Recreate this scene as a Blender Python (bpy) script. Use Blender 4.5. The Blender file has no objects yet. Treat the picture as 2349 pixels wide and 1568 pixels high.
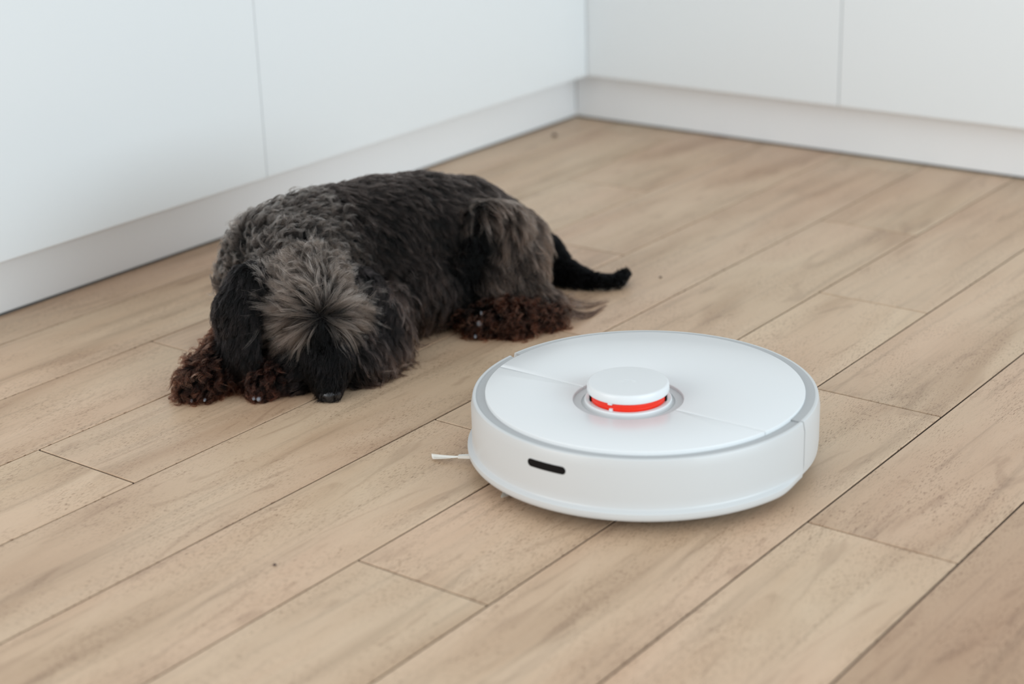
import bpy, bmesh, math, random
import numpy as np
from mathutils import Vector, Matrix

random.seed(7)
rng = np.random.default_rng(11)
C = bpy.context.scene.collection
sc = bpy.context.scene

# ------------------------------------------------------------------ camera
cam_d = bpy.data.cameras.new('camera')
cam = bpy.data.objects.new('camera', cam_d)
C.objects.link(cam)
YAW, PITCH, ROLL = 0.655924757, 0.355238500, -0.0305902612
fw = Vector((-math.sin(YAW) * math.cos(PITCH), math.cos(YAW) * math.cos(PITCH), -math.sin(PITCH)))
r0 = Vector((math.cos(YAW), math.sin(YAW), 0))
u0 = r0.cross(fw)
rt = math.cos(ROLL) * r0 + math.sin(ROLL) * u0
up = -math.sin(ROLL) * r0 + math.cos(ROLL) * u0
m = Matrix((rt, up, -fw)).transposed().to_4x4()
m.translation = Vector((1.83907, -2.60615, 0.741))
cam.matrix_world = m
cam_d.sensor_width = 36.0
cam_d.lens = 36.0 * 4012.2 / 2349.0
cam_d.clip_start = 0.05
cam_d.dof.use_dof = True
cam_d.dof.focus_distance = 1.86
cam_d.dof.aperture_fstop = 3.3
sc.camera = cam

# ------------------------------------------------------------------ light
w = bpy.data.worlds.new('daylight')
sc.world = w
w.use_nodes = True
bg = w.node_tree.nodes['Background']
bg.inputs[0].default_value = (0.925, 0.975, 1.0, 1)
bg.inputs[1].default_value = 0.66


def area(name, loc, target, sx, sy, power, col):
    d = bpy.data.lights.new(name, 'AREA')
    d.shape = 'RECTANGLE'
    d.size, d.size_y = sx, sy
    d.energy = power
    d.color = col
    o = bpy.data.objects.new(name, d)
    C.objects.link(o)
    o.location = loc
    o.rotation_euler = (Vector(target) - Vector(loc)).to_track_quat('-Z', 'Y').to_euler()
    return o


area('window_daylight', (4.7, -1.4, 1.1), (0.4, -0.8, 0.2), 3.2, 2.1, 84, (0.76, 0.905, 1.0))
area('window_daylight_rear', (-0.3, -4.4, 1.05), (0.4, -0.6, 0.2), 2.4, 2.0, 42, (0.98, 0.985, 0.98))

sc.view_settings.view_transform = 'Standard'
sc.view_settings.look = 'None'
sc.view_settings.gamma = 1.0
sc.view_settings.use_curve_mapping = False
sc.view_settings.exposure = 0.24


# ------------------------------------------------------------------ materials
def new_mat(name):
    mt = bpy.data.materials.new(name)
    mt.use_nodes = True
    nt = mt.node_tree
    return mt, nt, nt.nodes['Principled BSDF']


def plain(name, col, rough=0.5, spec=0.5, noise=0.0, scale=40.0, metal=0.0, coat=0.0):
    mt, nt, p = new_mat(name)
    p.inputs['Roughness'].default_value = rough
    p.inputs['Specular IOR Level'].default_value = spec
    p.inputs['Metallic'].default_value = metal
    if coat:
        p.inputs['Coat Weight'].default_value = coat
        p.inputs['Coat Roughness'].default_value = 0.08
    tc = nt.nodes.new('ShaderNodeTexCoord')
    nz = nt.nodes.new('ShaderNodeTexNoise')
    nz.inputs['Scale'].default_value = scale
    nz.inputs['Detail'].default_value = 3
    mx = nt.nodes.new('ShaderNodeMix')
    mx.data_type = 'RGBA'
    mx.inputs[6].default_value = (*[c * (1 - noise) for c in col], 1)
    mx.inputs[7].default_value = (*[min(1, c * (1 + noise)) for c in col], 1)
    nt.links.new(tc.outputs['Object'], nz.inputs['Vector'])
    nt.links.new(nz.outputs['Fac'], mx.inputs[0])
    nt.links.new(mx.outputs[2], p.inputs['Base Color'])
    return mt


M_FRONT = plain('white_lacquer', (0.80, 0.82, 0.825), 0.28, 0.5, 0.01, 3)
M_PLINTH = plain('plinth_laminate', (0.86, 0.865, 0.87), 0.35, 0.5, 0.012, 5)
M_CARCASS = plain('carcass_board', (0.80, 0.80, 0.80), 0.6, 0.3, 0.02, 20)
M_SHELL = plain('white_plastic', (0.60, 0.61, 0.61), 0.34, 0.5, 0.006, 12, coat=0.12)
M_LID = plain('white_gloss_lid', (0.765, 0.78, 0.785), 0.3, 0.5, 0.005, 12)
M_GREY = plain('grey_plastic', (0.44, 0.45, 0.455), 0.4, 0.5, 0.01, 30)
M_DISH = plain('light_grey_plastic', (0.56, 0.57, 0.575), 0.4, 0.5, 0.01, 30)
M_CAP = plain('lidar_cap_plastic', (0.73, 0.745, 0.75), 0.3, 0.5, 0.005, 30)
M_BLACK = plain('black_sensor_glass', (0.004, 0.004, 0.005), 0.15, 0.15, 0.1, 50)
M_DARK = plain('dark_plastic', (0.02, 0.02, 0.022), 0.5, 0.4, 0.1, 60)
M_RUBBER = plain('black_rubber', (0.03, 0.03, 0.03), 0.75, 0.3, 0.1, 60)
M_BRISTLE = plain('clear_white_bristle', (0.78, 0.77, 0.72), 0.35, 0.5, 0.02, 80)
M_GROUT = plain('brown_grout', (0.035, 0.024, 0.02), 0.9, 0.2, 0.25, 60)
M_NOSE = plain('wet_nose_leather', (0.008, 0.008, 0.010), 0.34, 0.6, 0.3, 300)
M_EYE = plain('dark_eye', (0.015, 0.01, 0.008), 0.08, 0.6, 0.1, 100)
M_CLAW = plain('grey_claw', (0.16, 0.17, 0.19), 0.3, 0.5, 0.15, 200)
M_GAP = plain('dark_grey_strip', (0.10, 0.105, 0.105), 0.7, 0.3, 0.1, 60)
M_CRUMB = plain('dark_crumb', (0.10, 0.065, 0.055), 0.8, 0.3, 0.3, 400)

M_RED, _nt, _p = new_mat('red_lidar_window')
_p.inputs['Base Color'].default_value = (0.86, 0.022, 0.008, 1)
_p.inputs['Roughness'].default_value = 0.18
_nz = _nt.nodes.new('ShaderNodeTexNoise'); _nz.inputs['Scale'].default_value = 60
_rp = _nt.nodes.new('ShaderNodeValToRGB')
_rp.color_ramp.elements[0].color = (0.80, 0.012, 0.004, 1)
_rp.color_ramp.elements[1].color = (0.92, 0.045, 0.012, 1)
_nt.links.new(_nz.outputs['Fac'], _rp.inputs[0])
_nt.links.new(_rp.outputs[0], _p.inputs['Base Color'])


def wood_tile():
    mt, nt, p = new_mat('wood_look_porcelain')
    N, Lk = nt.nodes.new, nt.links.new
    tc = N('ShaderNodeTexCoord')
    oi = N('ShaderNodeObjectInfo')
    off = N('ShaderNodeVectorMath'); off.operation = 'SCALE'
    off.inputs[0].default_value = (7.3, 13.1, 5.7)
    Lk(oi.outputs['Random'], off.inputs['Scale'])
    add = N('ShaderNodeVectorMath'); add.operation = 'ADD'
    Lk(tc.outputs['Object'], add.inputs[0]); Lk(off.outputs[0], add.inputs[1])

    def noise(sx, sy, detail=4.0, rough=0.55, dist=0.0):
        mp = N('ShaderNodeMapping'); mp.inputs['Scale'].default_value = (sx, sy, 1)
        Lk(add.outputs[0], mp.inputs['Vector'])
        nz = N('ShaderNodeTexNoise')
        nz.inputs['Scale'].default_value = 1.0
        nz.inputs['Detail'].default_value = detail
        nz.inputs['Roughness'].default_value = rough
        nz.inputs['Distortion'].default_value = dist
        Lk(mp.outputs[0], nz.inputs['Vector'])
        return nz.outputs['Fac']

    def ramp(src, stops):
        rp = N('ShaderNodeValToRGB')
        e = rp.color_ramp.elements
        e[0].position, e[0].color = stops[0][0], (*stops[0][1], 1)
        e[1].position, e[1].color = stops[-1][0], (*stops[-1][1], 1)
        for pos, col in stops[1:-1]:
            x = e.new(pos); x.color = (*col, 1)
        Lk(src, rp.inputs[0])
        return rp.outputs[0]

    def mix(a, b, f, mode='MIX'):
        mx = N('ShaderNodeMix'); mx.data_type = 'RGBA'; mx.blend_type = mode
        for s, i in ((a, 6), (b, 7)):
            if isinstance(s, tuple): mx.inputs[i].default_value = (*s, 1)
            else: Lk(s, mx.inputs[i])
        if isinstance(f, float): mx.inputs[0].default_value = f
        else: Lk(f, mx.inputs[0])
        return mx.outputs[2]

    broad = noise(13, 2.6, 3, 0.5, 0.6)
    base = ramp(broad, [(0.28, (0.46, 0.310, 0.202)), (0.45, (0.575, 0.412, 0.282)), (0.6, (0.625, 0.462, 0.325)), (0.75, (0.605, 0.432, 0.300))])
    streak = noise(46, 2.2, 6, 0.62, 1.2)
    sf = ramp(streak, [(0.30, (0.62, 0.60, 0.58)), (0.47, (1, 1, 1)), (0.62, (1.04, 1.03, 1.02))])
    col = mix(base, sf, 0.55, 'MULTIPLY')
    cathedral = noise(20, 3.2, 2, 0.5, 3.5)
    cf = ramp(cathedral, [(0.30, (0.74, 0.70, 0.68)), (0.40, (1, 1, 1)), (1.0, (1, 1, 1))])
    col = mix(col, cf, 0.6, 'MULTIPLY')
    pores = noise(1250, 150, 2, 0.55, 0.0)
    patch = noise(22, 9, 2, 0.5, 0.0)
    pf = ramp(pores, [(0.36, (0.42, 0.34, 0.29)), (0.42, (1, 1, 1)), (1.0, (1, 1, 1))])
    pm = ramp(patch, [(0.40, (0.15, 0.15, 0.15)), (0.6, (0.9, 0.9, 0.9))])
    col = mix(col, mix(col, pf, 1.0, 'MULTIPLY'), pm)
    hue = ramp(noise(5, 2.0, 1, 0.5), [(0.35, (1.0, 0.95, 0.93)), (0.65, (1.0, 1.02, 1.0))])
    col = mix(col, hue, 1.0, 'MULTIPLY')
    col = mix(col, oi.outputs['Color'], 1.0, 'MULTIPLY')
    tint = ramp(oi.outputs['Random'], [(0.0, (0.94, 0.93, 0.92)), (0.5, (1.0, 1.0, 1.0)), (1.0, (1.05, 1.04, 1.03))])
    col = mix(col, tint, 1.0, 'MULTIPLY')
    Lk(col, p.inputs['Base Color'])
    p.inputs['Roughness'].default_value = 0.42
    p.inputs['Specular IOR Level'].default_value = 0.42
    grain = noise(420, 16, 3, 0.6)
    bp = N('ShaderNodeBump'); bp.inputs['Strength'].default_value = 0.22; bp.inputs['Distance'].default_value = 0.0006
    Lk(grain, bp.inputs['Height'])
    Lk(bp.outputs[0], p.inputs['Normal'])
    return mt


M_TILE = wood_tile()


def fur_mat():
    mt = bpy.data.materials.new('dog_hair')
    mt.use_nodes = True
    nt = mt.node_tree
    nt.nodes.remove(nt.nodes['Principled BSDF'])
    h = nt.nodes.new('ShaderNodeBsdfHairPrincipled')
    h.parametrization = 'COLOR'
    a = nt.nodes.new('ShaderNodeAttribute')
    a.attribute_name = 'fur_colour'
    nz = nt.nodes.new('ShaderNodeTexNoise'); nz.inputs['Scale'].default_value = 160
    mx = nt.nodes.new('ShaderNodeMix'); mx.data_type = 'RGBA'; mx.blend_type = 'MULTIPLY'; mx.inputs[0].default_value = 0.25
    nt.links.new(a.outputs['Color'], mx.inputs[6]); nt.links.new(nz.outputs['Fac'], mx.inputs[7])
    nt.links.new(mx.outputs[2], h.inputs['Color'])
    h.inputs['IOR'].default_value = 1.24
    h.inputs['Roughness'].default_value = 0.38
    h.inputs['Radial Roughness'].default_value = 0.5
    nt.links.new(h.outputs[0], nt.nodes['Material Output'].inputs['Surface'])
    return mt


M_FUR = fur_mat()
M_SKIN = plain('dog_undercoat', (0.003, 0.0025, 0.0025), 0.9, 0.05, 0.3, 120)


# ------------------------------------------------------------------ mesh helpers
def obj(name, bm, mat, parent=None, smooth=False, angle=None):
    me = bpy.data.meshes.new(name)
    bmesh.ops.recalc_face_normals(bm, faces=bm.faces)
    bm.to_mesh(me); bm.free()
    me.materials.append(mat)
    if smooth:
        for f in me.polygons: f.use_smooth = True
        if angle: me.set_sharp_from_angle(angle=math.radians(angle))
    o = bpy.data.objects.new(name, me)
    C.objects.link(o)
    if parent: o.parent = parent
    return o


def thing(name, label, cat, loc=(0, 0, 0), group=None):
    o = bpy.data.objects.new(name, None)
    C.objects.link(o)
    o.location = loc
    o.empty_display_size = 0.05
    o['label'] = label; o['category'] = cat
    if group: o['group'] = group
    return o


def box_bm(x0, x1, y0, y1, z0, z1, bev=0.0, seg=1, bm=None):
    b = bmesh.new()
    vs = [b.verts.new((x, y, z)) for z in (z0, z1) for x, y in ((x0, y0), (x1, y0), (x1, y1), (x0, y1))]
    for f in ((3, 2, 1, 0), (4, 5, 6, 7), (0, 1, 5, 4), (1, 2, 6, 5), (2, 3, 7, 6), (3, 0, 4, 7)):
        b.faces.new([vs[i] for i in f])
    if bev:
        bmesh.ops.bevel(b, geom=b.edges[:], offset=bev, segments=seg, affect='EDGES', profile=0.5)
    if bm is None: return b
    tmp = bpy.data.meshes.new('tmp'); b.to_mesh(tmp); b.free(); bm.from_mesh(tmp); bpy.data.meshes.remove(tmp)
    return bm


def sweep_profile(prof_fn, a0, a1, n, closed_profile=True, full=False, bm=None):
    """Revolve a profile [(r, z), ...] about z from a0 to a1 (radians); prof_fn(angle) gives the profile."""
    bm = bm or bmesh.new()
    rings = []
    cnt = n if full else n + 1
    for i in range(cnt):
        a = a0 + (a1 - a0) * i / n
        rings.append([bm.verts.new((r * math.cos(a), r * math.sin(a), z)) for r, z in prof_fn(a)])
    k = len(rings[0])
    for i in range(n):
        A, B = rings[i], rings[(i + 1) % cnt]
        for j in range(k if closed_profile else k - 1):
            bm.faces.new((A[j], B[j], B[(j + 1) % k], A[(j + 1) % k]))
    if closed_profile and not full:
        bm.faces.new(rings[0]); bm.faces.new(list(reversed(rings[-1])))
    return bm


def arc(cx, cz, r, d0, d1, n):
    return [(cx + r * math.cos(math.radians(d0 + (d1 - d0) * i / n)), cz + r * math.sin(math.radians(d0 + (d1 - d0) * i / n))) for i in range(n + 1)]


def lathe(prof, seg=96, bm=None):
    """Solid of revolution; profile starts and ends on the axis."""
    bm = bm or bmesh.new()
    rings = []
    for r, z in prof:
        if r < 1e-6: rings.append([bm.verts.new((0, 0, z))])
        else: rings.append([bm.verts.new((r * math.cos(2 * math.pi * i / seg), r * math.sin(2 * math.pi * i / seg), z)) for i in range(seg)])
    for A, B in zip(rings, rings[1:]):
        for i in range(seg):
            j = (i + 1) % seg
            if len(A) == 1 and len(B) == 1: continue
            if len(A) == 1: bm.faces.new((A[0], B[i], B[j]))
            elif len(B) == 1: bm.faces.new((A[i], A[j], B[0]))
            else: bm.faces.new((A[i], A[j], B[j], B[i]))
    return bm


# ------------------------------------------------------------------ floor: porcelain planks with recessed grout
floor = obj('floor', box_bm(-0.6, 2.25, -2.85, 0.6, -0.03, -0.0016), M_GROUT)
floor['kind'] = 'structure'
PW, X0, PL = 0.151498, 0.088546, 0.8985
GAP = 0.0022
full_mesh = None
Y_NEAR, Y_FAR = -2.85, 0.05
tile_bm_cache = {}


def tile_mesh(wd, ln):
    key = (round(wd, 4), round(ln, 4))
    if key not in tile_bm_cache:
        b = box_bm(-wd / 2, wd / 2, -ln / 2, ln / 2, -0.008, 0.0, 0.0006)
        me = bpy.data.meshes.new('tile')
        b.to_mesh(me); b.free()
        me.materials.append(M_TILE)
        tile_bm_cache[key] = me
    return tile_bm_cache[key]


tile_n = 0
for k in range(-1, 14):
    xa, xb = X0 + k * PW, X0 + (k + 1) * PW
    j0 = {0: -0.9582, 1: -1.2620, 2: -1.5580}[k % 3]
    y = j0 - 3 * PL
    while y < Y_FAR:
        ya, yb = max(y, Y_NEAR), min(y + PL, Y_FAR)
        if yb - ya > 0.03:
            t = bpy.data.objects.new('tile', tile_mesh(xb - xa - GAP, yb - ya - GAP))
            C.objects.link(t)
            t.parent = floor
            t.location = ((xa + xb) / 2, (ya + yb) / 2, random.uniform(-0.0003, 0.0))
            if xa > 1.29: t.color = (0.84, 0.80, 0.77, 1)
            tile_n += 1
        y += PL

# ------------------------------------------------------------------ kitchen units round the corner
FX, FY, ZB, ZT = 0.055, -0.041, 0.090, 0.86
TK = 0.018
pl = obj('plinth', box_bm(-0.016, 0.0, -1.665, 0.0, 0.0032, 0.0915, 0.0008), M_PLINTH)
pl['label'] = 'long white plinth board under the left cabinet run behind the dog'; pl['category'] = 'plinth'
pr = obj('plinth', box_bm(0.0005, 1.354, 0.0, 0.016, 0.0032, 0.0915, 0.0008), M_PLINTH)
pr['label'] = 'shorter white plinth board under the right cabinet run at the corner'; pr['category'] = 'plinth'

obj('plinth_gap_strip', box_bm(-0.014, -0.0006, -1.665, 0.0, 0.0, 0.0034), M_GAP, pl)  # dark grey strips filling the gap below each plinth board
obj('plinth_gap_strip', box_bm(0.0005, 1.354, 0.0006, 0.014, 0.0, 0.0034), M_GAP, pr)


def unit_left(y0, y1, label):
    t = thing('kitchen_cabinet', label, 'cabinet', (FX, (y0 + y1) / 2, 0), 'white handleless base cabinets')
    h = (y1 - y0) / 2
    obj('carcass', box_bm(-0.56, -TK - 0.001, -h, h, ZB + 0.003, ZT - 0.002, 0.0005), M_CARCASS, t)
    obj('door', box_bm(-TK, 0, -h + 0.0005, h - 0.0005, ZB, ZT, 0.0010, 2), M_FRONT, t)
    return t


def unit_right(x0, x1, label):
    t = thing('kitchen_cabinet', label, 'cabinet', ((x0 + x1) / 2, FY, 0), 'white handleless base cabinets')
    h = (x1 - x0) / 2
    obj('carcass', box_bm(-h, h, TK + 0.001, 0.56, ZB + 0.003, ZT - 0.002, 0.0005), M_CARCASS, t)
    obj('door', box_bm(-h + 0.0006, h - 0.0006, 0, TK, ZB, ZT, 0.0012, 2), M_FRONT, t)
    return t


unit_left(-0.859, FY - 0.0015, 'white cabinet front on the left run, reaching into the corner')
unit_left(-1.665, -0.859, 'white cabinet front at the near left end, past the thin seam')
unit_right(FX - 0.018, 0.554, 'white cabinet front on the right run, next to the corner')
unit_right(0.554, 1.354, 'white cabinet front on the right run, beyond the vertical seam')

# ------------------------------------------------------------------ robot vacuum
R = 0.1762
RV = thing('robot_vacuum', 'round white robot vacuum with a red-ringed turret on the wood-look floor', 'robot vacuum', (0.9408, -1.2216, 0.0))
rad = math.radians
obj('chassis', lathe([(0, 0.0165), (0.150, 0.0165), (0.158, 0.020), (0.160, 0.030), (0.160, 0.068), (0, 0.068)], 96), M_DARK, RV, True, 30)


def rear_prof(a):
    return ([(0.1635, 0.018), (0.171, 0.0180)] + arc(0.1715, 0.0215, 0.0040, -90, 0, 4)[1:] + [(R, 0.030), (R, 0.0655)]
            + arc(R - 0.0034, 0.0740, 0.0018, 12, 80, 5) + [(0.1712, 0.0758), (0.1706, 0.0748), (0.1635, 0.0742)])


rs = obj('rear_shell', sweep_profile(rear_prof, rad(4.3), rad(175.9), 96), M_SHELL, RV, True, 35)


def bump_prof(a):
    d = math.degrees(a)
    f = min(1.0, max(0.0, (d - 178.6) / 16)) * min(1.0, max(0.0, (364.0 - d) / 17))
    f = f * f * (3 - 2 * f)
    e = 0.0062 * f
    return ([(0.1645, 0.0148), (0.170 + e, 0.0142), (0.1735 + e, 0.0150)] + [(0.1752 + e * 0.95, 0.0172), (0.1756 + e * 0.92, 0.0195), (R + e * 0.80, 0.0222), (R + e * 0.66, 0.0231), (R + e * 0.20, 0.0243), (R + e * 0.05, 0.0252), (R, 0.0265)]
            + [(R, 0.034), (R, 0.0650)] + arc(R - 0.0034, 0.0735, 0.0018, 12, 80, 5) + [(0.1712, 0.0753), (0.1706, 0.0738), (0.1645, 0.0728)])


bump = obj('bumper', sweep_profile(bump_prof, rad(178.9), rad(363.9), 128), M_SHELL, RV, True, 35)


def ring_prof(z):
    return lambda a: [(0.1606, z - 0.002), (0.1712, z - 0.002), (0.1712, z), (0.1606, z - 0.0003)]


obj('trim_ring', sweep_profile(ring_prof(0.0757), rad(3.9), rad(176.1), 96), M_GREY, RV, True, 35)
obj('bumper_inlay', sweep_profile(ring_prof(0.0743), rad(178.8), rad(363.6), 96), M_GREY, RV, True, 35)

# lid: fixed front cover and hinged rear lid, split along the seam through the turret
LC, HR, LR, SY = (0.003, -0.034), 0.0552, 0.1615, -0.0335


def lid_piece(front):
    g = 0.00035
    ys = SY - g if front else SY + g
    s = -1 if front else 1
    a_end = math.asin(ys / LR)
    h_end = math.asin((ys - LC[1]) / HR)
    pts = []
    n = 80
    if front: A0, A1 = math.pi - a_end, 2 * math.pi + a_end
    else: A0, A1 = a_end, math.pi - a_end
    for i in range(n + 1):
        a = A0 + (A1 - A0) * i / n
        pts.append((LR * math.cos(a), LR * math.sin(a)))
    nh = 48
    if front: H0, H1 = 2 * math.pi + h_end, math.pi - h_end
    else: H0, H1 = math.pi - h_end, h_end
    for i in range(nh + 1):
        a = H0 + (H1 - H0) * i / nh
        pts.append((LC[0] + HR * math.cos(a), LC[1] + HR * math.sin(a)))
    b = bmesh.new()
    m_ = len(pts)
    # inset edge ring for a small rounded edge
    def off(d):
        out = []
        for i in range(m_):
            p0, p1, p2 = Vector(pts[i - 1]), Vector(pts[i]), Vector(pts[(i + 1) % m_])
            e1, e2 = (p1 - p0).normalized(), (p2 - p1).normalized()
            n1, n2 = Vector((-e1.y, e1.x)), Vector((-e2.y, e2.x))
            nn = (n1 + n2)
            nn = nn.normalized() if nn.length > 1e-6 else n1
            out.append(p1 + nn * d / max(0.5, nn.dot(n1)))
        return out
    layers = [(0.0, 0.0728), (0.0, 0.0773), (0.00035, 0.0779), (0.0009, 0.0782)]
    rings = []
    for d, z in layers:
        q = off(d)
        rings.append([b.verts.new((v.x, v.y, z)) for v in q])
    for A, B in zip(rings, rings[1:]):
        for i in range(m_):
            j = (i + 1) % m_
            b.faces.new((A[i], A[j], B[j], B[i]))
    top = b.faces.new(rings[-1]); bot = b.faces.new(list(reversed(rings[0])))
    bmesh.ops.triangulate(b, faces=[top, bot])
    return b


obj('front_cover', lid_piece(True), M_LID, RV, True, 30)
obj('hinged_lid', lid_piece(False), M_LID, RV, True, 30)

# turret
TU = obj('turret_base', lathe([(0, 0.066), (0.0555, 0.066), (0.0555, 0.0752), (0.0470, 0.0750), (0.0462, 0.0738), (0.0452, 0.0738), (0.0444, 0.0745), (0.0432, 0.0772), (0, 0.0772)], 96), M_DISH, RV, True, 25)
TU.location = (LC[0], LC[1], 0)
col = obj('turret_collar', lathe([(0, 0.0772), (0.0437, 0.0722), (0.0437, 0.0778)] + arc(0.0425, 0.0778, 0.0012, 0, 90, 4) + [(0.0392, 0.0790), (0.0385, 0.0782), (0, 0.0782)], 96), M_CAP, TU, True, 30)
red = obj('red_window', lathe([(0, 0.0775), (0.0372, 0.0775), (0.0376, 0.0800), (0.0376, 0.0870), (0.037, 0.0885), (0, 0.0885)], 96), M_RED, TU, True, 40)
cap = obj('turret_cap', lathe([(0, 0.0868), (0.0398, 0.0868), (0.0409, 0.0874), (0.0412, 0.0884), (0.0408, 0.0940)] + arc(0.0383, 0.0942, 0.0023, 10, 90, 6) + [(0, 0.0966)], 96), M_CAP, TU, True, 30)
VA = math.atan2(-2.606 + 1.2556, 1.839 - 0.944)       # towards the person looking


def turret_post(name, a, wd, mat, r0=0.0368, r1=0.0392, z0=0.0778, z1=0.0876):
    b = box_bm(r0, r1, -wd / 2, wd / 2, z0, z1, 0.0004)
    bmesh.ops.rotate(b, verts=b.verts[:], cent=(0, 0, 0), matrix=Matrix.Rotation(a, 3, 'Z'))
    return obj(name, b, mat, TU)


pa = VA - rad(27)
turret_post('turret_clip', pa, 0.0046, M_CAP, 0.0370, 0.0402, 0.0850, 0.0880)
turret_post('turret_clip', pa + rad(1), 0.0032, M_CAP, 0.0370, 0.0402, 0.0780, 0.0812)
for s in (-1, 1):
    turret_post('turret_post', VA + s * rad(80), 0.005, M_BLACK)
turret_post('turret_post', VA + rad(180), 0.008, M_CAP)
# faint embossed mark on the cap: a small bracket and two dashes, too worn to read
eb = bmesh.new()
for x, y, l, a in ((0.0002, 0.0018, 0.0052, 10), (0.0020, -0.0005, 0.0034, -70), (-0.0020, -0.0042, 0.0046, 8), (0.0075, 0.0035, 0.0055, 12), (0.0095, 0.0008, 0.0040, 12)):
    q = box_bm(-l / 2, l / 2, -0.0004, 0.0004, 0.0964, 0.09672, 0.0001)
    bmesh.ops.rotate(q, verts=q.verts[:], cent=(0, 0, 0), matrix=Matrix.Rotation(rad(a), 3, 'Z'))
    bmesh.ops.translate(q, verts=q.verts[:], vec=(x - 0.003, y, 0))
    tmp = bpy.data.meshes.new('t'); q.to_mesh(tmp); q.free(); eb.from_mesh(tmp); bpy.data.meshes.remove(tmp)
obj('embossed_mark', eb, M_CAP, cap)

# dark recharge window in the bumper
sw = bmesh.new()
zc, hh, a0, a1 = 0.0572, 0.0040, rad(-95.8), rad(-81.7)
hw = (a1 - a0) / 2 * R
outline = []
for i in range(13):
    t_ = rad(90 + 180 * i / 12); outline.append((-(hw - hh) + hh * math.cos(t_), hh * math.sin(t_)))
for i in range(13):
    t_ = rad(-90 + 180 * i / 12); outline.append(((hw - hh) + hh * math.cos(t_), hh * math.sin(t_)))
dense = []
for i in range(len(outline)):
    p0, p1 = outline[i], outline[(i + 1) % len(outline)]
    dense.append(p0)
    if abs(p1[0] - p0[0]) > 0.01:
        for q in range(1, 12): dense.append((p0[0] + (p1[0] - p0[0]) * q / 12, p0[1]))


def slit(scale, r):
    out = []
    for x, z in dense:
        a = (a0 + a1) / 2 + x * 1.0 / R
        out.append((r * math.cos(a), r * math.sin(a), zc + z * scale))
    return out


ra = [sw.verts.new(v) for v in slit(1.0, R - 0.004)]
rb = [sw.verts.new(v) for v in slit(1.0, R + 0.00025)]
for i in range(len(ra)):
    j = (i + 1) % len(ra); sw.faces.new((ra[i], ra[j], rb[j], rb[i]))
fcs = [sw.faces.new(rb), sw.faces.new(list(reversed(ra)))]
bmesh.ops.triangulate(sw, faces=fcs)
obj('charging_window', sw, M_BLACK, bump)

# wheels, castor and side brush
for s in (-1, 1):
    b = lathe([(0, -0.012), (0.030, -0.012), (0.034, -0.009), (0.034, 0.009), (0.030, 0.012), (0, 0.012)], 40)
    bmesh.ops.rotate(b, verts=b.verts[:], cent=(0, 0, 0), matrix=Matrix.Rotation(rad(90), 3, 'Y'))
    bmesh.ops.translate(b, verts=b.verts[:], vec=(s * 0.112, 0.0, 0.0342))
    obj('drive_wheel', b, M_RUBBER, RV, True, 30)
b = lathe([(0, -0.007), (0.010, -0.007), (0.0125, -0.004), (0.0125, 0.004), (0.010, 0.007), (0, 0.007)], 28)
bmesh.ops.rotate(b, verts=b.verts[:], cent=(0, 0, 0), matrix=Matrix.Rotation(rad(90), 3, 'Y'))
bmesh.ops.translate(b, verts=b.verts[:], vec=(0, -0.125, 0.0127))
obj('castor_wheel', b, M_RUBBER, RV, True, 30)

HUB = Vector((-0.108, -0.098, 0.0))
b = lathe([(0, 0.007), (0.010, 0.007), (0.012, 0.010), (0.012, 0.0165), (0, 0.0165)], 28)
bmesh.ops.translate(b, verts=b.verts[:], vec=HUB)
SB = obj('side_brush', b, M_BRISTLE, RV, True, 30)
for ang in (202.5, 311, 80):
    a = rad(ang)
    dx, dy = math.cos(a), math.sin(a)
    b = bmesh.new()
    # tapering arm, then a fan of bristles
    L0, L1 = 0.008, 0.0475
    secs = []
    for q in range(6):
        f = q / 5
        d = L0 + (L1 - L0) * f
        hw_ = 0.0042 * (1 - f) + 0.0019 * f
        ht = 0.0022 * (1 - f) + 0.0014 * f
        zc_ = 0.0105 - 0.0035 * f
        ring = []
        for kx, kz in ((-1, -1), (1, -1), (1, 1), (-1, 1)):
            ring.append(b.verts.new((HUB.x + dx * d - dy * hw_ * kx, HUB.y + dy * d + dx * hw_ * kx, zc_ + ht * kz)))
        secs.append(ring)
    for A, B in zip(secs, secs[1:]):
        for i in range(4): b.faces.new((A[i], A[(i + 1) % 4], B[(i + 1) % 4], B[i]))
    b.faces.new(secs[0]); b.faces.new(list(reversed(secs[-1])))
    arm = obj('brush_arm', b, M_BRISTLE, SB)
    b = bmesh.new()
    nb = 26
    for i in range(nb):
        sp = (i / (nb - 1) - 0.5)
        pts = []
        for q in range(6):
            f = q / 5
            d = L1 - 0.002 + 0.0335 * f * (1 - 0.10 * (sp + 0.5))
            lat = sp * (0.0026 + 0.0046 * f ** 1.3) - 0.004 * f * f
            pts.append(Vector((HUB.x + dx * d - dy * lat, HUB.y + dy * d + dx * lat, 0.0068 - 0.0040 * f + 0.0012 * math.sin(i * 1.7) * f)))
        rings = []
        for q, p_ in enumerate(pts):
            w_ = 0.00022
            rings.append([b.verts.new(p_ + Vector((-dy * w_, dx * w_, 0))), b.verts.new(p_ + Vector((0, 0, w_ * 1.5))), b.verts.new(p_ + Vector((dy * w_, -dx * w_, 0)))])
        for A, B in zip(rings, rings[1:]):
            for i2 in range(3): b.faces.new((A[i2], A[(i2 + 1) % 3], B[(i2 + 1) % 3], B[i2]))
        b.faces.new(rings[0]); b.faces.new(list(reversed(rings[-1])))
    br = obj('bristles', b, M_BRISTLE, SB)
    br['kind'] = 'stuff'

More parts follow.
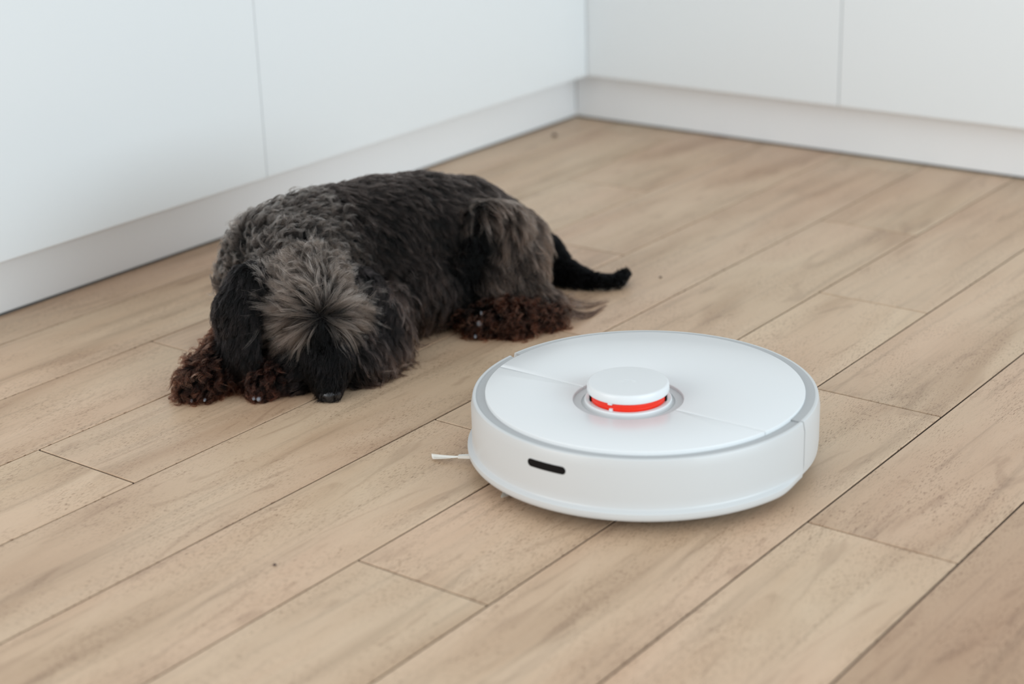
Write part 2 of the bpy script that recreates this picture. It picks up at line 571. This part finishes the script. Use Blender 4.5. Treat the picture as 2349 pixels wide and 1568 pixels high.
# ------------------------------------------------------------------ dog
PRIMS = [
    ('torso', [(-0.0185, 0.2063, 0.0734, 0.06), (-0.029, 0.1729, 0.0886, 0.068), (-0.0453, 0.1099, 0.1012, 0.0735), (-0.0603, 0.0479, 0.107, 0.0745)], 'coat', None),
    ('torso', [(-0.0603, 0.0479, 0.107, 0.0745), (-0.076, -0.0147, 0.112, 0.07), (-0.0742, -0.0701, 0.1172, 0.065)], 'coat', None),
    ('torso', [(-0.0742, -0.0701, 0.1172, 0.065), (-0.0887, -0.1002, 0.1142, 0.06), (-0.1025, -0.1234, 0.0948, 0.043)], 'mane', None),
    ('belly', [(-0.0001, 0.0942, 0.0428, 0.042), (-0.0107, 0.0356, 0.0548, 0.048), (-0.0258, -0.0202, 0.0541, 0.046)], 'flank', None),
    ('belly', [(-0.0258, -0.0202, 0.0541, 0.046), (-0.0641, -0.0876, 0.0502, 0.052), (-0.0891, -0.1321, 0.0533, 0.042)], 'flank', None),
    ('haunch', [(0.0192, 0.2037, 0.0731, 0.046), (0.0446, 0.1475, 0.1103, 0.033), (0.0427, 0.1271, 0.1305, 0.02)], 'thigh', None),
    ('haunch', [(0.0192, 0.2037, 0.0731, 0.046), (0.0578, 0.1577, 0.064, 0.038), (0.0807, 0.15, 0.0251, 0.03)], 'thigh', None),
    ('haunch', [(0.0517, 0.134, 0.0809, 0.024), (0.0577, 0.1097, 0.0556, 0.019)], 'thigh', None),
    ('haunch', [(0.0406, 0.1129, 0.1102, 0.016), (0.0344, 0.1018, 0.0867, 0.018), (0.0262, 0.0892, 0.0259, 0.022)], 'pit_shade', None),
    ('shin', [(0.0829, 0.1518, 0.0296, 0.028), (0.1107, 0.158, 0.0214, 0.018)], 'hock', None),
    ('hindfoot', [(0.1118, 0.1488, 0.0157, 0.017), (0.0967, 0.1056, 0.0154, 0.0195), (0.069, 0.078, 0.0145, 0.0175)], 'curl', None),
    ('hindfoot', [(0.1099, 0.0968, 0.0121, 0.013), (0.1301, 0.1439, 0.0131, 0.011)], 'curl', None),
    ('tail', [(0.0052, 0.2623, 0.0565, 0.032), (0.0197, 0.2861, 0.0404, 0.021), (0.0389, 0.2883, 0.0175, 0.0195)], 'tail', None),
    ('tail', [(0.0389, 0.2883, 0.0175, 0.0195), (0.0667, 0.2907, 0.0105, 0.014), (0.0977, 0.2995, 0.0067, 0.009), (0.1135, 0.3141, 0.0054, 0.0072), (0.1144, 0.3337, 0.0143, 0.0064)], 'tail', None),
    ('neck', [(-0.0742, -0.0701, 0.1172, 0.06), (-0.0398, -0.1193, 0.1224, 0.053)], 'mane', None),
    ('skull', [(-0.0298, -0.1243, 0.1191, 0.042), (-0.0047, -0.1428, 0.1124, 0.045), (0.0131, -0.1543, 0.1006, 0.04), (0.0255, -0.1574, 0.0871, 0.032)], 'brow', None),
    ('brow', [(0.0057, -0.1537, 0.0927, 0.036), (-0.0045, -0.1679, 0.0803, 0.03)], 'brow', None),
    ('brow', [(0.0136, -0.1477, 0.0924, 0.034), (0.0317, -0.1337, 0.0843, 0.024)], 'brow', None),
    ('face', [(0.0311, -0.1581, 0.0674, 0.026), (0.0447, -0.1678, 0.0373, 0.024), (0.0582, -0.1802, 0.0152, 0.013)], 'muzzle', None),
    ('cheek', [(-0.01, -0.1595, 0.0501, 0.026), (0.0098, -0.1758, 0.0246, 0.022)], 'beardL', None),
    ('eartop', [(-0.039, -0.1629, 0.1262, 0.015), (-0.0446, -0.1798, 0.1257, 0.013)], 'mane', None),
    ('cheek', [(0.0251, -0.1198, 0.0527, 0.027), (0.049, -0.1267, 0.0222, 0.023)], 'beard', None),
    ('ear', [(-0.0421, -0.1716, 0.1218, 0.016), (-0.0439, -0.1982, 0.1175, 0.022), (-0.046, -0.215, 0.0907, 0.026), (-0.0371, -0.2207, 0.0522, 0.023)], 'ear', (0.053, -0.978, 0.202, 0.55)),
    ('ear', [(0.0065, -0.0963, 0.1091, 0.018), (0.0274, -0.0865, 0.0914, 0.023), (0.0405, -0.0828, 0.0578, 0.026), (0.0485, -0.0893, 0.0344, 0.018)], 'earR', (0.932, -0.301, 0.202, 0.55)),
    ('foreleg', [(-0.0714, -0.1689, 0.0462, 0.034), (-0.0691, -0.2113, 0.0288, 0.024), (-0.0734, -0.2587, 0.0157, 0.0205)], 'curl', None),
    ('foreleg', [(-0.0156, -0.1512, 0.0165, 0.022), (-0.0115, -0.1985, 0.0135, 0.018), (-0.0118, -0.2177, 0.0116, 0.0155)], 'curlF', None),
    ('foreleg', [(0.0055, -0.0466, 0.0511, 0.04), (0.0325, -0.0637, 0.0286, 0.027), (0.0459, -0.1038, 0.018, 0.024)], 'elbow', None),
    ('chestfill', [(-0.0541, -0.143, 0.047, 0.043), (-0.0047, -0.0923, 0.0356, 0.043)], 'muzzle', None),
]
STOP = (0.0519, -0.1812, 0.0977)
NOSE = (0.0618, -0.185, 0.0076)
EYEL = (0.0272, -0.1813, 0.0811)
EYER = (0.0521, -0.1596, 0.0782)
SHADE_HOLLOWS = [((0.0081, -0.0068, 0.0565), 0.02), ((0.051, 0.0957, 0.1191), 0.026), ((0.0426, 0.0829, 0.0876), 0.018), ((-0.0257, -0.1842, 0.1204), 0.012), ((0.0473, -0.1785, 0.0753), 0.012)]
WISPS = [[(0.1213, 0.1687, 0.026), (0.1311, 0.1952, 0.0119), (0.1316, 0.2271, 0.0013), (0.1361, 0.2621, 0.0014)], [(0.1292, 0.1622, 0.0224), (0.144, 0.1862, 0.0088), (0.1475, 0.2078, 0.0007), (0.1436, 0.249, -0.0005)], [(0.1342, 0.1597, 0.0184), (0.1468, 0.182, 0.0054), (0.1543, 0.1941, 0.0003), (0.1476, 0.2331, -0.001)], [(0.1112, 0.1735, 0.0308), (0.1181, 0.2041, 0.015), (0.1257, 0.2289, 0.005), (0.1318, 0.2525, 0.0034)], [(0.1249, 0.1589, 0.0238), (0.142, 0.172, 0.0115), (0.1454, 0.1936, 0.0046), (0.1465, 0.2133, 0.0024)]]
CLAWS = [(-0.0059, -0.2371, 0.0061), (-0.0002, -0.2352, 0.0057), (0.0836, 0.0614, 0.0212), (0.0831, 0.0661, 0.0332), (0.082, 0.0539, 0.0068), (-0.0608, -0.2806, 0.0057), (-0.0483, -0.2723, 0.0067)]

ORG = np.array([0.5, -1.1, 0.0])
SV = np.array([0.79248427, 0.60989236, 0.0])      # along the dog's flank, towards the tail
DV = np.array([-0.60989236, 0.79248427, 0.0])     # across the dog, towards the wall
ZV = np.array([0.0, 0.0, 1.0])

segs = []
for n_, pts, st, fl in PRIMS:
    for p0, p1 in zip(pts, pts[1:]):
        segs.append((np.array(p0[:3]), np.array(p1[:3]), p0[3], p1[3], st, fl))
STYLES = sorted({s[4] for s in segs} | {'pit_shade'})


def seg_dist(Pn, s):
    a, b, ra, rb, st, fl = s
    if fl is not None:
        n_ = np.array(fl[:3]); k = 1 / fl[3] - 1
        Q = Pn + ((Pn - (a + b) / 2) @ n_)[:, None] * n_ * k
        a2 = a + ((a - (a + b) / 2) @ n_) * n_ * k
        b2 = b + ((b - (a + b) / 2) @ n_) * n_ * k
    else:
        Q, a2, b2 = Pn, a, b
    ab = b2 - a2
    t = np.clip(((Q - a2) @ ab) / (ab @ ab), 0, 1)
    d = np.linalg.norm(Q - a2 - t[:, None] * ab, axis=1) - (ra + (rb - ra) * t)
    if fl is not None: d = d * 0.75
    return d


H = 0.005
lo = np.array([min(min(s[0][i] - s[2], s[1][i] - s[3]) for s in segs) for i in range(3)]) - 0.03
hi = np.array([max(max(s[0][i] + s[2], s[1][i] + s[3]) for s in segs) for i in range(3)]) + 0.03
lo[2] = -0.02
dims = np.ceil((hi - lo) / H).astype(int) + 1
gx, gy, gz = [lo[i] + H * np.arange(dims[i]) for i in range(3)]
G = np.stack(np.meshgrid(gx, gy, gz, indexing='ij'), -1).reshape(-1, 3)
K = 0.0045
acc = np.zeros(len(G))
for s in segs:
    acc += np.exp(np.clip(-seg_dist(G, s) / K, -60, 60))
sdf = -K * np.log(acc + 1e-26)
sdf = np.maximum(sdf, 0.0015 - G[:, 2]).reshape(dims)


def surface_nets(F):
    nx, ny, nz = F.shape
    ins = F < 0
    idx = -np.ones((nx - 1, ny - 1, nz - 1), int)
    corners = [(i, j, k) for i in (0, 1) for j in (0, 1) for k in (0, 1)]
    sub = lambda A, c: A[c[0]:nx - 1 + c[0], c[1]:ny - 1 + c[1], c[2]:nz - 1 + c[2]]
    cnt = sum(sub(ins, c).astype(int) for c in corners)
    act = (cnt > 0) & (cnt < 8)
    ci = np.argwhere(act)
    idx[act] = np.arange(len(ci))
    sm = np.zeros((len(ci), 3)); num = np.zeros(len(ci))
    for e0 in corners:
        for ax in range(3):
            if e0[ax] == 1: continue
            e1 = list(e0); e1[ax] = 1; e1 = tuple(e1)
            f0 = sub(F, e0)[act]; f1 = sub(F, e1)[act]
            cr = (f0 < 0) != (f1 < 0)
            t = np.where(cr, f0 / np.where(cr, f0 - f1, 1), 0)
            pos = np.tile(np.array(e0, float), (len(ci), 1)); pos[:, ax] += t
            sm[cr] += pos[cr]; num[cr] += 1
    V = lo + H * (ci + sm / num[:, None])
    quads = []
    for ax in range(3):
        o1, o2 = [i for i in range(3) if i != ax]
        sl0 = [slice(1, s_ - 1) for s_ in F.shape]; sl1 = list(sl0)
        sl0[ax] = slice(0, F.shape[ax] - 1); sl1[ax] = slice(1, F.shape[ax])
        A, B = ins[tuple(sl0)], ins[tuple(sl1)]
        pos = np.argwhere(A != B)
        flip = A[tuple(pos.T)]
        pos = pos + np.array([0 if i == ax else 1 for i in range(3)])
        d1 = np.zeros(3, int); d1[o1] = 1
        d2 = np.zeros(3, int); d2[o2] = 1
        g = lambda q: idx[tuple(q.T)]
        a_, b_, c_, e_ = g(pos - d1 - d2), g(pos - d2), g(pos), g(pos - d1)
        q = np.stack([a_, b_, c_, e_], 1)
        if ax == 1: flip = ~flip
        q[~flip] = q[~flip][:, ::-1]
        quads.append(q)
    return V, np.concatenate(quads)


V, Q = surface_nets(sdf)
me = bpy.data.meshes.new('dog')
me.from_pydata(V.tolist(), [], Q.tolist())
me.validate()
me.materials.append(M_SKIN)
for f in me.polygons: f.use_smooth = True
bmd = bmesh.new(); bmd.from_mesh(me)
bmesh.ops.smooth_vert(bmd, verts=bmd.verts, factor=0.5, use_axis_x=True, use_axis_y=True, use_axis_z=True)
bmesh.ops.recalc_face_normals(bmd, faces=bmd.faces)
bmd.to_mesh(me); bmd.free()
dog = bpy.data.objects.new('dog', me)
C.objects.link(dog)
dog.location = tuple(ORG)
dog['label'] = 'shaggy black-brown dog lying on the floor with its nose down by the cabinets'
dog['category'] = 'dog'

GR = np.stack(np.gradient(sdf, H), -1)


def tri(field, Pn):
    q = (Pn - lo) / H
    q = np.clip(q, 0, np.array(dims) - 1.001)
    i = q.astype(int); f = q - i
    out = 0
    for dx_ in (0, 1):
        for dy_ in (0, 1):
            for dz_ in (0, 1):
                w_ = (f[:, 0] if dx_ else 1 - f[:, 0]) * (f[:, 1] if dy_ else 1 - f[:, 1]) * (f[:, 2] if dz_ else 1 - f[:, 2])
                v = field[i[:, 0] + dx_, i[:, 1] + dy_, i[:, 2] + dz_]
                out = out + (v * w_[:, None] if v.ndim == 2 else v * w_)
    return out


def unit(v):
    return v / np.maximum(np.linalg.norm(v, axis=1, keepdims=True), 1e-9)


# style: length, lift, gravity, wave amplitude, wave count, root colour (darkened as shade between locks), tip colour, flow (S, D, Z), density weight, clump width
ST = {
    'coat':   (0.025, 0.20, 0.05, 0.0020, 1.0, (0.0010, 0.0008, 0.0008), (0.047, 0.033, 0.028), (0.75, 0.15, -0.55), 1.0, 0.0030),
    'mane':   (0.031, 0.30, 0.05, 0.0034, 1.5, (0.0015, 0.0012, 0.0012), (0.165, 0.130, 0.110), (0.30, 0.60, -0.20), 1.1, 0.0025),
    'flank':  (0.034, 0.20, 0.12, 0.0030, 1.1, (0.0010, 0.0008, 0.0007), (0.085, 0.059, 0.050), (0.35, 0.0, -0.9), 0.9, 0.0032),
    'thigh':  (0.036, 0.26, 0.10, 0.0028, 1.1, (0.0016, 0.0011, 0.0010), (0.180, 0.122, 0.094), (0.50, -0.1, -0.80), 1.2, 0.0032),
    'hock':   (0.036, 0.22, 0.08, 0.0030, 1.2, (0.0016, 0.0010, 0.0008), (0.150, 0.092, 0.068), (0.95, 0.2, -0.35), 1.2, 0.0030),
    'pit_shade':    (0.014, 0.20, 0.10, 0.0016, 1.0, (0.0004, 0.0004, 0.0004), (0.0008, 0.0006, 0.0006), (0.2, 0.0, -0.9), 0.8, 0.0030),  # near-black hair: shade of the cavities put into the fur colour
    'curl':   (0.022, 0.55, 0.06, 0.0048, 1.7, (0.0004, 0.0003, 0.0003), (0.110, 0.040, 0.023), (0.1, -0.3, -0.7), 1.3, 0.0025),
    'curlF':  (0.017, 0.50, 0.06, 0.0034, 1.4, (0.0005, 0.0003, 0.0003), (0.110, 0.041, 0.026), (-0.2, -0.6, -0.5), 1.2, 0.0024),
    'tail':   (0.0045, 0.18, 0.01, 0.0002, 0.6, (0.0005, 0.0005, 0.0006), (0.0012, 0.0012, 0.0018), (0.9, -0.2, -0.2), 1.6, 0.0022),
    'brow':   (0.046, 0.26, 0.13, 0.0016, 0.8, (0.0040, 0.0032, 0.0028), (0.330, 0.262, 0.220), None, 1.7, 0.0026),
    'muzzle': (0.019, 0.20, 0.16, 0.0014, 1.0, (0.0004, 0.0004, 0.0004), (0.0065, 0.0052, 0.0055), (-0.1, -0.2, -0.95), 1.2, 0.0026),
    'beard':  (0.034, 0.32, 0.12, 0.0034, 1.2, (0.0006, 0.0005, 0.0005), (0.110, 0.080, 0.072), (0.75, -0.3, -0.50), 1.2, 0.0028),
    'beardL': (0.026, 0.30, 0.12, 0.0030, 1.2, (0.0005, 0.0004, 0.0004), (0.030, 0.021, 0.019), (-0.75, -0.3, -0.50), 1.1, 0.0028),
    'ear':    (0.020, 0.16, 0.16, 0.0014, 1.0, (0.0004, 0.0004, 0.0004), (0.0170, 0.0135, 0.0135), (-0.1, -0.1, -0.95), 1.3, 0.0030),
    'earR':   (0.028, 0.20, 0.16, 0.0026, 1.1, (0.0008, 0.0007, 0.0008), (0.040, 0.032, 0.032), (0.25, -0.1, -0.95), 1.2, 0.0030),
    'elbow':  (0.038, 0.36, 0.12, 0.0040, 1.2, (0.0007, 0.0005, 0.0005), (0.125, 0.086, 0.073), (0.65, -0.3, -0.60), 1.2, 0.0028),
}
PART = {'coat': 'coat', 'flank': 'coat', 'mane': 'coat', 'thigh': 'coat', 'pit_shade': 'coat', 'hock': 'leg_fur', 'beardL': 'muzzle_fur', 'elbow': 'leg_fur', 'curl': 'leg_fur', 'curlF': 'leg_fur',
        'tail': 'tail_fur', 'brow': 'forelock', 'muzzle': 'muzzle_fur', 'beard': 'muzzle_fur', 'ear': 'ear_fur', 'earR': 'ear_fur'}

# sample guide roots on the skin
nv = np.empty(len(me.vertices) * 3); me.vertices.foreach_get('co', nv); VV = nv.reshape(-1, 3)
me.calc_loop_triangles()
tv = np.empty(len(me.loop_triangles) * 3, int); me.loop_triangles.foreach_get('vertices', tv); T = tv.reshape(-1, 3)
tri_a = 0.5 * np.linalg.norm(np.cross(VV[T[:, 1]] - VV[T[:, 0]], VV[T[:, 2]] - VV[T[:, 0]]), axis=1)
cen = VV[T].mean(1)


def style_of(Pn):
    best = np.full(len(Pn), 1e9); who = np.zeros(len(Pn), int)
    for s in segs:
        d = seg_dist(Pn, s) + rng.normal(0, 0.0016, len(Pn))
        k = d < best
        best[k] = d[k]; who[k] = STYLES.index(s[4])
    return who


tw = style_of(cen)
wt = tri_a * np.array([ST[s][8] for s in STYLES])[tw] * (cen[:, 2] > 0.004)
NG, NC, NP = 16000, 13, 9
ch = rng.choice(len(T), NG, p=wt / wt.sum())
r1, r2 = np.sqrt(rng.random(NG)), rng.random(NG)
root = (1 - r1)[:, None] * VV[T[ch, 0]] + (r1 * (1 - r2))[:, None] * VV[T[ch, 1]] + (r1 * r2)[:, None] * VV[T[ch, 2]]
sty = style_of(root)
_r = root - np.array(STOP)
_k = np.array([s == 'brow' for s in STYLES])[sty] & (_r[:, 2] < 0.002) & (np.abs(_r @ SV) < 0.003 + 0.08 * np.maximum(0, -_r[:, 2] - 0.006))
sty[_k] = STYLES.index('muzzle')
for _p, _rad in SHADE_HOLLOWS:  # roots inside the hollows take near-black hair as painted shade
    sty[np.linalg.norm(root - np.array(_p), axis=1) < _rad * rng.uniform(0.8, 1.15, NG)] = STYLES.index('pit_shade')
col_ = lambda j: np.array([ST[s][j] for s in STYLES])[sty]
length = col_(0) * rng.uniform(0.7, 1.2, NG)
upper = np.array([s == 'brow' for s in STYLES])[sty] & (root[:, 2] > STOP[2] + 0.004)
length[upper] *= 0.62
lift = col_(1)[:, None] * rng.uniform(0.6, 1.4, (NG, 1))
grav = col_(2)[:, None]
amp = col_(3) * rng.uniform(0.5, 1.5, NG)
wav = col_(4) * rng.uniform(0.7, 1.3, NG)
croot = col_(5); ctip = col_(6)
cw = col_(9)
flow = np.zeros((NG, 3))
stop = np.array(STOP)
for i, s in enumerate(STYLES):
    k = sty == i
    if ST[s][7] is not None:
        f = ST[s][7]
        flow[k] = f[0] * SV + f[1] * DV + f[2] * ZV
    else:
        flow[k] = unit(root[k] - stop)
crown = np.clip((root[:, 2] - STOP[2] - 0.012) / 0.03, 0, 1) * np.array([s == 'brow' for s in STYLES])[sty]
flow += crown[:, None] * rng.normal(0, 0.38, (NG, 3))
amp = amp * (1 + 0.9 * crown)
tk = np.array([s == 'tail' for s in STYLES])[sty]
flow += rng.normal(0, 0.22, (NG, 3))
# slow swirl so neighbouring locks agree
sw_ = np.stack([np.sin(root[:, 0] * 55 + root[:, 2] * 70), np.sin(root[:, 1] * 60 + 1.3 + root[:, 0] * 30), np.sin(root[:, 2] * 65 + 2.1)], 1)
flow += 0.28 * sw_
nrm = unit(tri(GR, root))


def tangent(v, n_):
    return unit(v - (v * n_).sum(1, keepdims=True) * n_)


ft = tangent(flow, nrm)
dirv = unit(lift * nrm + (1 - lift) * ft)
path = np.zeros((NG, NP, 3)); path[:, 0] = root
pos = root.copy()
side = unit(np.cross(dirv, nrm))
step = (length / (NP - 1))[:, None]
for q in range(1, NP):
    pos = pos + dirv * step
    d = tri(sdf, pos); g_ = unit(tri(GR, pos))
    need = 0.0012 + 0.0022 * (q / (NP - 1)) * rng.uniform(0.4, 1.4, NG)
    push = np.maximum(0, need - d)
    pos = pos + g_ * push[:, None]
    pos[:, 2] = np.maximum(pos[:, 2], 0.0012)
    fl2 = tangent(flow, g_)
    dirv = unit(dirv + 0.16 * fl2 - grav * ZV - 0.02 * q * g_ * (1 - lift))
    path[:, q] = pos
tt = np.linspace(0, 1, NP)
ph = rng.random(NG) * 6.283 + 40 * root[:, 0] + 30 * root[:, 2]
wv = np.sin(2 * math.pi * wav[:, None] * tt + ph[:, None]) - np.sin(ph)[:, None]
wc = np.cos(2 * math.pi * wav[:, None] * tt + ph[:, None]) - np.cos(ph)[:, None]
env = (amp[:, None] * tt ** 0.7)
path += (wv * env)[..., None] * side[:, None, :] + 0.6 * (wc * env)[..., None] * nrm[:, None, :]
path[..., 2] = np.maximum(path[..., 2], 0.001)

# children gathered into each lock
NH = NG * NC
gi = np.repeat(np.arange(NG), NC)
jit = rng.normal(0, 1, (NH, 3)) * cw[gi][:, None]
jit -= (jit * nrm[gi]).sum(1, keepdims=True) * nrm[gi]
cr_ = root[gi] + jit
dd = tri(sdf, cr_); cr_ = cr_ - unit(tri(GR, cr_)) * dd[:, None]
offc = cr_ - root[gi]
lenf = rng.uniform(0.72, 1.06, NH)
hair = np.zeros((NH, NP, 3), np.float32)
tip_sp = rng.normal(0, 1, (NH, 3)) * (cw[gi] * 0.30)[:, None]
for q in range(NP):
    s_ = tt[q] * lenf * (NP - 1)
    i0 = np.minimum(s_.astype(int), NP - 2); f_ = np.clip(s_ - i0, 0, 1.06)[:, None]
    gp = path[gi, i0] * (1 - f_) + path[gi, i0 + 1] * f_
    hair[:, q] = gp + offc * (1 - 0.70 * tt[q] ** 0.8) + tip_sp * tt[q]
hair[..., 2] = np.maximum(hair[..., 2], 0.0008)
shade = (np.exp(rng.normal(-0.12, 0.55, NG))[gi] * rng.uniform(0.75, 1.25, NH))[:, None]
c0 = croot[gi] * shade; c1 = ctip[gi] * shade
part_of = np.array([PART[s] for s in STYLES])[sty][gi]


def make_hair(name, P_, c0, c1, rad0, rad1, parent, fade=1.6):
    n_, k_ = P_.shape[:2]
    hc = bpy.data.hair_curves.new(name)
    hc.add_curves([k_] * n_)
    hc.attributes['position'].data.foreach_set('vector', np.ascontiguousarray(P_, np.float32).ravel())
    t_ = np.linspace(0, 1, k_)
    ra_ = hc.attributes.get('radius') or hc.attributes.new('radius', 'FLOAT', 'POINT')
    ra_.data.foreach_set('value', np.tile((rad0 + (rad1 - rad0) * t_).astype(np.float32), n_))
    ca = hc.attributes.new('fur_colour', 'FLOAT_COLOR', 'POINT')
    cc = np.ones((n_, k_, 4), np.float32)
    tc_ = t_ ** fade
    cc[..., :3] = c0[:, None, :] * (1 - tc_)[None, :, None] + c1[:, None, :] * tc_[None, :, None]
    ca.data.foreach_set('color', cc.ravel())
    hc.materials.append(M_FUR)
    o = bpy.data.objects.new(name, hc)
    C.objects.link(o)
    o.parent = parent
    o['kind'] = 'stuff'
    return o


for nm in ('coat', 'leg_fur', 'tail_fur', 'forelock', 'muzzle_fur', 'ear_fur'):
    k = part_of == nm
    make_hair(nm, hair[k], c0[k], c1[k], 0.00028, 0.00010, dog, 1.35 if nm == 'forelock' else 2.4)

# long wisps trailing from the hock
wl = []
for pl_ in WISPS:
    a = np.array(pl_)
    tq = np.linspace(0, len(a) - 1, 10)
    i0 = np.minimum(tq.astype(int), len(a) - 2); f_ = (tq - i0)[:, None]
    cv = a[i0] * (1 - f_) + a[i0 + 1] * f_
    for it in range(3):
        cv[1:-1] = 0.25 * cv[:-2] + 0.5 * cv[1:-1] + 0.25 * cv[2:]
    for q in range(16):
        o_ = rng.normal(0, 0.0035, 3); e_ = rng.normal(0, 0.0018, 3)
        u = np.linspace(0, 1, 10)[:, None]
        h_ = cv + o_ * (1 - u) ** 1.3 + e_ * u
        h_[:, 2] = np.maximum(h_[:, 2], 0.001)
        wl.append(h_)
wl = np.array(wl, np.float32)
make_hair('hock_feathering', wl, np.tile((0.012, 0.007, 0.006), (len(wl), 1)), np.tile((0.05, 0.032, 0.025), (len(wl), 1)), 0.00028, 0.00010, dog)


def ellipsoid(c, ax, seg=20, rot=None):
    b = bmesh.new()
    bmesh.ops.create_uvsphere(b, u_segments=seg, v_segments=seg // 2 + 2, radius=1.0)
    mt = Matrix.Diagonal((*ax, 1))
    if rot: mt = rot.to_4x4() @ mt
    mt = Matrix.Translation(c) @ mt
    bmesh.ops.transform(b, matrix=mt, verts=b.verts[:])
    return b


face_rot = Matrix((SV, DV, ZV)).transposed()
nb_ = ellipsoid(NOSE, (0.0135, 0.0115, 0.0092), 28, face_rot)
for s in (-1, 1):      # nostrils pressed into the leather
    c_ = Vector(NOSE) + Vector(SV) * 0.006 * s - Vector(DV) * 0.0095 + Vector((0, 0, -0.002))
    for v in nb_.verts:
        d_ = (v.co - c_).length
        if d_ < 0.0045: v.co += Vector(DV) * 0.0035 * (1 - d_ / 0.0045)
ns = obj('nose', nb_, M_NOSE, dog, True)
ns['label'] = 'bare black nose'
for e in (EYEL, EYER):
    obj('eye', ellipsoid(e, (0.007, 0.007, 0.007), 16), M_EYE, dog, True)
for c_, sz in zip(CLAWS, (0.9, 1.1, 1.5, 0.7, 0.8, 0.7, 0.6)):
    cl = ellipsoid((c_[0], c_[1], max(c_[2], 0.0030 * sz)), (0.0027 * sz, 0.0056, 0.0029 * sz), 10, face_rot)
    obj('claw', cl, M_CLAW, dog, True)


# ------------------------------------------------------------------ specks on the floor
def crumb(x, y, r, label, seed):
    b = bmesh.new()
    bmesh.ops.create_icosphere(b, subdivisions=2, radius=r)
    rr = random.Random(seed)
    for v in b.verts:
        v.co *= rr.uniform(0.75, 1.2); v.co.z *= 0.55
    zmin = min(v.co.z for v in b.verts)
    o = obj('crumb', b, M_CRUMB, None, True)
    o.location = (x, y, -zmin)
    o['label'] = label; o['category'] = 'crumb'


crumb(0.6407, -0.7184, 0.0020, 'tiny dark crumb on the floor beyond the tip of the tail', 1)
crumb(0.0543, -0.1450, 0.0045, 'small dark crumb on the floor in the far cabinet corner', 2)
crumb(0.7903, -1.6090, 0.0017, 'tiny brown crumb alone on a plank nearest the viewer', 3)
